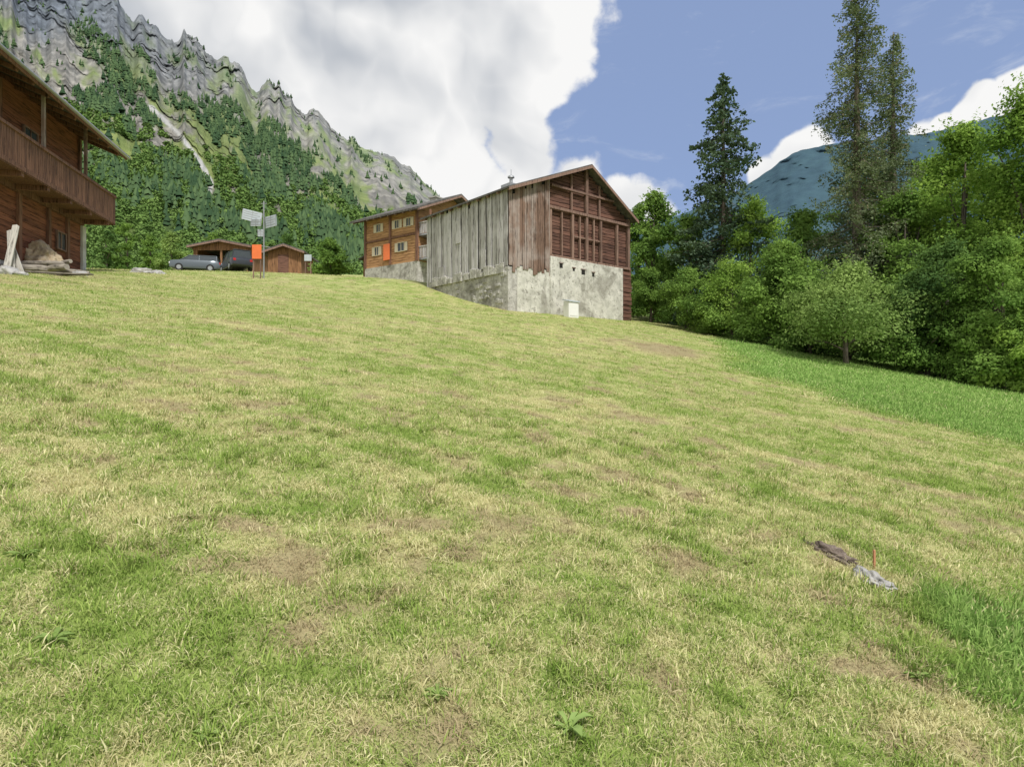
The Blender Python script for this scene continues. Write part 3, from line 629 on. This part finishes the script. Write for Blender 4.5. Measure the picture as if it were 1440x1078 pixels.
for z in (1.6,3.4):
    s=MB();s.b(.2,4.5,-1.2,.04,z,z+.12);o=s.build('balcony',M['metal'],hs);q=MB()
    for i in range(26): x=.22+i*.165;q.b(x,x+.1,-1.2,-1.16,z+.15,z+.95)
    for i in range(7): y=-1.15+i*.17;q.b(.2,.24,y,y+.1,z+.15,z+.95)
    q.b(.18,4.5,-1.22,-1.14,z+.95,z+1.02);q.b(.17,.25,-1.14,.03,z+.95,z+1.02);q.build('railing',M['grey_plank'],o)
s=MB();s.b(.23,.35,-1.12,-1.0,-1,E2-.2);s.build('balcony_post',M['chalet_vert'],hs)
s=MB();s.b(1.2,3.2,D2,D2+1.6,-1,2.6);o=s.build('annex',M['shed_wood'],hs);s=MB();s.hexa([(.9,D2,3.1),(3.4,D2,3.1),(3.4,D2+1.9,2.6),(.9,D2+1.9,2.6),(.9,D2,3.2),(3.4,D2,3.2),(3.4,D2+1.9,2.7),(.9,D2+1.9,2.7)]);s.build('annex_roof',M['roofdark'],o)
s=MB();s.b(5.2,5.9,3,3.7,6.2,8.0);s.b(5.1,6.0,2.9,3.8,8.0,8.1);s.build('chimney',M['stone'],hs)
# ---------------------------------------------------------------- left chalet
ch=thing('log_chalet','dark red log chalet with long slatted balcony at left edge','house',(-15.05,13,5.0),math.radians(10.8))
LY=13.2
s=MB();s.b(-8,.0,0,LY-.02,-2.5,.9);s.build('stone_base',M['stone'],ch)
s=MB();z=.6
while z<6.6:
    s.b(-7.9,.03+random.uniform(-.012,.012),.05,LY-.05,z,z+.205);z+=.22
s.prism([(-7.8,6.4),(-.1,6.4),(-4,8.0)],'y',.1,LY-.1);s.build('wall',M['chalet_log'],ch)
s=MB()
for y in (2,4.5,7,8.7,10.6,12.0): s.b(.03,.13,y-.09,y+.09,.4,3.0)
for y in (4.5,7.6,10.3,13.0): s.b(.03,.12,y-.08,y+.08,3.45,6.4)
s.b(.03,.16,.1,LY,3.0,3.2);s.build('wall_post',M['chalet_vert'],ch)
s=MB();s.b(-.6,.10,LY+.0,LY+.3,-1,3.0);s.build('white_corner_wall',M['whitewall'],ch)
s=MB();s.b(.05,1.15,.3,LY+.4,3.2,3.34)
for i in range(9): s.b(.05,1.1,.6+i*1.55,.75+i*1.55,3.04,3.2)
fl=s.build('balcony',M['chalet_vert'],ch)
q=MB();y=.3
while y<LY+.38: q.b(1.10,1.13,y,y+.115,3.16,4.28);y+=.135
for i in range(8): q.b(.05+i*.135,.165+i*.135,LY+.38,LY+.41,3.16,4.28)
q.b(1.06,1.18,.3,LY+.44,4.28,4.38);q.b(.05,1.06,LY+.35,LY+.44,4.28,4.38);q.b(1.05,1.09,.3,LY+.38,3.45,3.53);q.b(1.05,1.09,.3,LY+.38,4.0,4.08);q.build('railing',M['chalet_vert'],fl)
for y in (1.5,5.0,8.2,11.2):
    s=MB();s.b(1.0,1.095,y-.05,y+.05,3.34,6.2);s.build('balcony_post',M['brown_plank'],fl)
s=MB();RE=LY+.55;s.hexa([(1.5,-.6,6.0),(-4,-.6,8.22),(-4,RE,8.22),(1.5,RE,6.0),(1.5,-.6,6.16),(-4,-.6,8.38),(-4,RE,8.38),(1.5,RE,6.16)])
s.hexa([(-9.5,-.6,6.0),(-4,-.6,8.22),(-4,RE,8.22),(-9.5,RE,6.0),(-9.5,-.6,6.16),(-4,-.6,8.38),(-4,RE,8.38),(-9.5,RE,6.16)])
r_=s.build('roof',M['roofdark'],ch)
y=-.4
while y<RE: s=MB();s.bar((1.45,y,5.94),(-.2,y,6.62),.1,.12);s.build('rafter',M['chalet_vert'],r_);y+=.9
s=MB();s.b(1.503,1.54,-.6,RE,5.93,6.18);s.build('fascia',M['chalet_vert'],r_)
s=MB();s.tube([(1.61,-.6,6.1),(1.61,RE,6.02)],[.06,.06],8);s.build('gutter',M['metal'],r_)
for y in (6.2,9.4): window(ch,'x',y,4.9,.8,.95,1,.05,False,'frame_wood')
window(ch,'x',11.5,2.0,.6,.6,1,.05,False,'frame_wood')
def place(px,Y): x=(px-720)/F*Y;return x,Y,H(x,Y)
for px,Y,h_,w_,tl,lb in ((8,19.3,1.55,.20,.10,'pale grey board leaning upright, leftmost of the leaning boards'),(17,19.45,1.4,.18,-.14,'pale grey board leaning slightly left, second of the leaning boards'),(31,19.6,1.15,.16,-.42,'short pale board leaning steeply left, rightmost of the leaning boards')):
    x,y,z=place(px,Y);sl_=thing('leaning_board',lb,'board',(x,y,z),.1)
    s=MB();s.prism([(-w_/2,-.2),(w_/2,-.2),(w_/2*.98,h_*.97),(w_*.1,h_),(-w_*.48,h_*.98)],'y',-.02,.02);s.build('board',M['paleboard'],sl_,bevel=.005).rotation_euler=(-.15,tl,0)
import bmesh
def blob(name,mat,parent,r,seed,sub=4,amp=.18,fr=2.2,loc=(0,0,0)):
    from mathutils import noise
    bm=bmesh.new();bmesh.ops.create_icosphere(bm,subdivisions=sub,radius=1)
    for v in bm.verts:
        n=noise.fractal(v.co*fr+Vector((seed*3.1,0,0)),.8,2.1,5);v.co*=1+amp*n;v.co=Vector((v.co.x*r[0],v.co.y*r[1],v.co.z*r[2]))
    me=bpy.data.meshes.new(name);bm.to_mesh(me);bm.free();me.materials.append(mat)
    me.polygons.foreach_set('use_smooth',[True]*len(me.polygons));a=me.attributes.new('v','FLOAT','POINT');a.data.foreach_set('value',[.5]*len(me.vertices))
    o=bpy.data.objects.new(name,me);C.objects.link(o);o.parent=parent;o.location=loc;return o
x,y,z=place(52,22.5);hb=thing('boulder','large tan boulder standing between the leaning boards and the log chalet wall','rock',(x,y,z))
blob('rock',M['tanrock'],hb,(.72,.55,.62),4,5,.42,1.1,(0,0,.35))
lg=[(40,21,.14,1.5,.5,0,'thick grey log lying lowest in front of the tan boulder'),(66,21.3,.12,1.9,-.35,.02,'grey log lying right of the thick log'),(95,21.6,.10,1.3,.25,0,'short grey log at right end of the log pile'),
    (58,21.2,.09,1.6,.15,.24,'log resting on top of the grey log pile at left'),(80,21.6,.08,1.7,-.5,.2,'thin log resting crooked on top of the pile at right')]
for i,(px,Y,r,L,a,dz,lb) in enumerate(lg):
    x,y,z=place(px,Y);o=thing('log',lb,'log',(x,y,z+r*.8+dz),a,'logs piled beside the chalet')
    s=MB();s.tube([(-L/2,0,0),(-L/4,.03,.03),(L/4,-.03,0),(L/2,0,-.03)],[r,r*.92,r*.95,r*.8],12);ob=s.build('log_body',M['cutlog'],o,False);ob.rotation_euler=(0,random.uniform(-.14,.14),0)
for px,Y,a,lb in ((100,20.6,-.1,'pale flat board lying on the grass before the logs'),(72,20.3,.35,'pale board lying across in front of the log pile')):
    x,y,z=place(px,Y);o=thing('timber_board',lb,'board',(x,y,z+.05),a);s=MB();s.b(-.8,.7,-.10,.10,0,.04);s.build('board',M['cutlog'],o)
for px,Y,r,lb in ((200,28,(.55,.35,.2),'low flat grey boulder at the crest between chalet and cars'),(222,28.4,(.3,.25,.15),'small grey stone right of the flat boulder'),(8,18.9,(.32,.3,.26),'grey stone lying at the left edge below the leaning boards'),(30,18.8,(.2,.16,.12),'small loose stone right of the edge stone'),(112,21.4,(.25,.2,.16),'small grey stone at the right end of the log pile')):
    x,y,z=place(px,Y);o=thing('boulder',lb,'rock',(x,y,z));blob('rock',M['rock'],o,r,px,4,.35,1.6)
def shed(name,label,px0,px1,apy,Y,depth,rz,open_=False):
    x0=(px0-720)/F*Y;x1_=(px1-720)/F*Y;W_=x1_-x0;zg=H((x0+x1_)/2,Y);az=CAMZ+(539-apy)/F*Y-zg
    eh=az-.65
    t=thing(name,label,'shed',(x0,Y,zg),rz);s=MB();x=0
    while x<W_:
        w_=.2;h1=eh+(az-.2-eh)*(1-abs(x+.1-W_/2)/(W_/2));s.b(x,min(x+w_-.01,W_),-.03,.02,(-.6 if not(open_ and .3<x<W_-.4) else eh*.86),h1);x+=w_
    if open_:
        s.b(0,.1,.03,depth,-.6,eh);s.b(W_-.1,W_,.03,depth,-.6,eh);s.b(.1,W_-.1,depth-.1,depth,-.6,eh);s.build('wall',M['shed_wood'],t)
        s=MB();s.b(W_/2-.08,W_/2+.08,-.02,.12,-.5,eh*.86);s.build('post',M['shed_wood'],t)
    else:
        s.b(0,W_,.03,depth,-.6,eh);s.build('wall',M['shed_wood'],t)
        s=MB();s.b(W_*.3,W_*.62,-.06,-.032,-.2,eh*.85);s.build('door',M['dark_log'],t)
    roof(t,W_,depth,eh,W_/2,az-.15,.5,.4,.14,M['roofdark'])
shed('open_carport','wider brown open fronted carport with dark roof behind the parked cars',272,350,337,60,5,.0,True)
shed('small_shed','smaller brown shed with low gable roof right of the signpost',377,423,343,57,4,.05)
def car(name,label,px,Y,rz,mat,h=1.45,L=4.2,suv=False):
    x,y,z=place(px,Y);t=thing(name,label,'car',(x,y,z+.02),rz,None);hw=.86
    st=[(-L/2,.35,.75,.72),(-L/2+.1,.28,.9,.8),(-L/2+.9,.25,.98,.86),(-.6,.25,1.0,.88),(1.2,.25,.98,.88),(L/2-.2,.28,.95 if not suv else 1.0,.84),(L/2,.38,.8,.76)]
    s=MB();vs=[];fs=[]
    for (a,zb,zt,w_) in st: vs+=[(a,-w_,zb),(a,-w_,(zb+zt)/2),(a,-w_*.93,zt),(a,w_*.93,zt),(a,w_,(zb+zt)/2),(a,w_,zb)]
    for i in range(len(st)-1):
        for k in range(6): k2=(k+1)%6;fs.append((i*6+k,i*6+k2,i*6+6+k2,i*6+6+k))
    fs+= [tuple(range(6)),tuple((len(st)-1)*6+k for k in range(6))];s.add(vs,fs,.5);s.build('body',mat,t,True,bevel=.03)
    a0,a1,a2,a3=(-1.15,-.45,1.3 if not suv else 1.75,L/2-.25)
    s=MB();s.hexa([(a0,-.78,.95),(a3,-.78,.95),(a3,.78,.95),(a0,.78,.95),(a1,-.62,h-.05),(a2,-.62,h-.05),(a2,.62,h-.05),(a1,.62,h-.05)],.5);s.build('window',M['glass'],t,bevel=.03)
    s=MB();s.b(a1-.03,a2+.03,-.64,.64,h-.05,h,.5)
    for sg in (-1,1):
        for (p,q) in (((a0,sg*.8,.95),(a1,sg*.635,h-.03)),((a3,sg*.8,.95),(a2,sg*.635,h-.03)),((.35,sg*.8,.95),(.35,sg*.635,h-.03))): s.bar(p,q,.06,.05,.5)
    s.build('roof',mat,t,bevel=.015)
    for xx_ in (-L/2+.8,L/2-.8):
        for sg in (-1,1):
            s=MB();s.tube([(xx_,sg*.70,.32),(xx_,sg*.89,.32)],[.33,.33],20);o=s.build('wheel',M['rubber'],t);s=MB();s.tube([(xx_,sg*.88,.32),(xx_,sg*.90,.32)],[.2,.19],14);s.build('rim',M['metal'],o)
    for sg in (-1,1):
        s=MB();s.b(-L/2-.01,-L/2+.12,sg*.6-.14,sg*.6+.14,.62,.76,.5);s.build('headlight',M['white'],t)
        s=MB();s.b(L/2-.1,L/2+.01,sg*.65-.1,sg*.65+.1,.68,.86,.5);s.build('tail_light',M['red'],t)
car('parked_car','grey blue estate car parked left of the dark car',276,57.2,.3,M['carsilver'],1.45,4.1,True)
car('parked_car','dark car parked beside the signpost in front of the open carport',332,54,-.9,M['cardark'],1.65,4.0,True)
x,y,z=place(371,31);sg=thing('signpost','metal post carrying several pale grey sign panels on the crest','sign',(x,y,z))
top=CAMZ+(539-283)/F*31-z
s=MB();s.tube([(0,0,-.3),(0,0,top)],[.035,.03],10);s.tube([(-.14,0,top-.12),(.14,0,top-.12)],[.02,.02],6);s.tube([(-.3,.03,1.6),(.3,.03,1.5)],[.02,.02],6);s.build('post',M['metal'],sg)
def panel(a0,a1,t0,t1,yo,tilt,tw):
    zb=CAMZ+(539-t1)/F*31-z;zt=CAMZ+(539-t0)/F*31-z;w_=(a1-a0)/math.cos(tw)/2;h_=(zt-zb)/2
    s=MB();s.b(-w_,w_,-.012,.012,-h_,h_,.5);o=s.build('sign_panel',M['signgrey'],sg,bevel=.006);o.location=((a0+a1)/2,yo,(zb+zt)/2);o.rotation_euler=(0,tilt,tw)
    q=MB()
    for i in range(4):
        zz_=-h_*.65+i*h_*.42;q.b(-w_*.85,w_*(.8-.25*(i%2)),-.02,-.014,zz_,zz_+.025)
    q.b(-.012,.012,-.024,-.0145,-h_,h_);q.b(-w_,-w_+.03,-.024,-.0145,-h_,h_);q.b(w_-.03,w_,-.024,-.0145,-h_,h_);q.build('sign_rule',M['metal'],o)
panel(-.93,-.14,297,312,-.09,.14,.5);panel(-.6,-.05,309,319,-.14,.05,-.2);panel(.06,.70,304,320,-.09,-.08,-.45);panel(-.26,.0,323,333,-.07,0,.2)
def poster(name,label,px,Y,t0,t1,w_,mat):
    x,y,z=place(px,Y);zb=CAMZ+(539-t1)/F*Y-z;zt=CAMZ+(539-t0)/F*Y-z;t=thing(name,label,'sign',(x,y,z))
    s=MB();s.b(-w_/2,w_/2,-.02,.02,zb,zt);s.build('board',mat,t,bevel=.01)
    for q in (-1,1):
        s=MB();s.b(q*(w_/2-.055)-.025,q*(w_/2-.055)+.025,.022,.06,-.3,zt-.02);s.build('leg',M['frame_wood'],t)
    return t
poster('orange_notice','bright orange notice board standing left of the signpost',361,30.6,344,364,.45,M['orange'])
poster('grey_notice','small pale grey board on legs right of the small shed',433,40,358,367,.45,M['signgrey'])
# ---------------------------------------------------------------- rock strip, stake
zr=H(2.1,4.25);o=thing('rotten_timber','dark brown rotting timber sunk in the grass left of the stake','timber',(2.09,4.24,zr),math.radians(-68));b_=blob('timber',M['rot'],o,(.2,.06,.05),3,5,.6,2.6,(0,0,-.012));b_.rotation_euler=(0,.09,0)
o=thing('stone_outcrop','low grey stone half buried in the grass below the stake','rock',(2.17,3.86,H(2.17,3.86)),math.radians(-78));b_=blob('rock',M['rock'],o,(.14,.065,.06),8,5,.5,2.0,(0,0,-.006));b_.rotation_euler=(0,.09,0)
x=.566*4.05;o=thing('survey_stake','small orange wooden stake standing in the grass','stake',(x,4.05,H(x,4.05)),.2);s=MB();s.b(-.006,.006,-.006,.006,-.05,.12);s.add([(-.006,-.006,.12),(.006,-.006,.12),(.006,.006,.12),(-.006,.006,.12),(0,0,.127)],[(0,1,4),(1,2,4),(2,3,4),(3,0,4)]);s.build('stake',plain('faded_orange',(.46,.22,.12),.8),o)
WM=leafmat('weed_leaf',(.16,.24,.06),(.34,.46,.15),.3)
for i,(px,py,n,L,lb) in enumerate([(75,908,13,.075,'broad leafed weed rosette low at the left edge'),(800,1035,8,.09,'pale long leafed weed at bottom centre'),(32,790,10,.065,'small broad leafed weed at left edge higher up'),
        (615,985,10,.055,'leafy weed left of the bottom centre weed'),(1290,965,10,.06,'leafy weed in lush patch at lower right'),(290,1040,11,.06,'leafy weed near the bottom left corner')]):
    u=(px-720)/F;e=(539-py)/F;Y=1.6/((.166-.125*u)-e);x=u*Y;o=thing('weed',lb,'weed',(x,Y,H(x,Y)+.005));V=[];Fa=[]
    for k in range(n):
        a=k*6.28/n+random.uniform(-.5,.5);l=L*random.uniform(.5,1.2);wd=l*random.uniform(.12,.22);ca,sa=math.cos(a),math.sin(a);b=len(V);up=random.uniform(.4,1.4)
        for (t_,wf,zf) in ((0.05,.15,.01),(.35,.8,.28*up),(.7,1,.36*up),(1,.08,.25*up)):
            for q in (-1,0,1): V.append((ca*l*t_-sa*wd*wf*q,sa*l*t_+ca*wd*wf*q,l*zf+(abs(q)*.008)))
        for j in range(3):
            for q in range(2): Fa.append((b+j*3+q,b+j*3+q+1,b+j*3+q+4,b+j*3+q+3))
    fast('leaves',V,Fa,WM,o,{'v':np.repeat(RS.rand(n),12)},True)
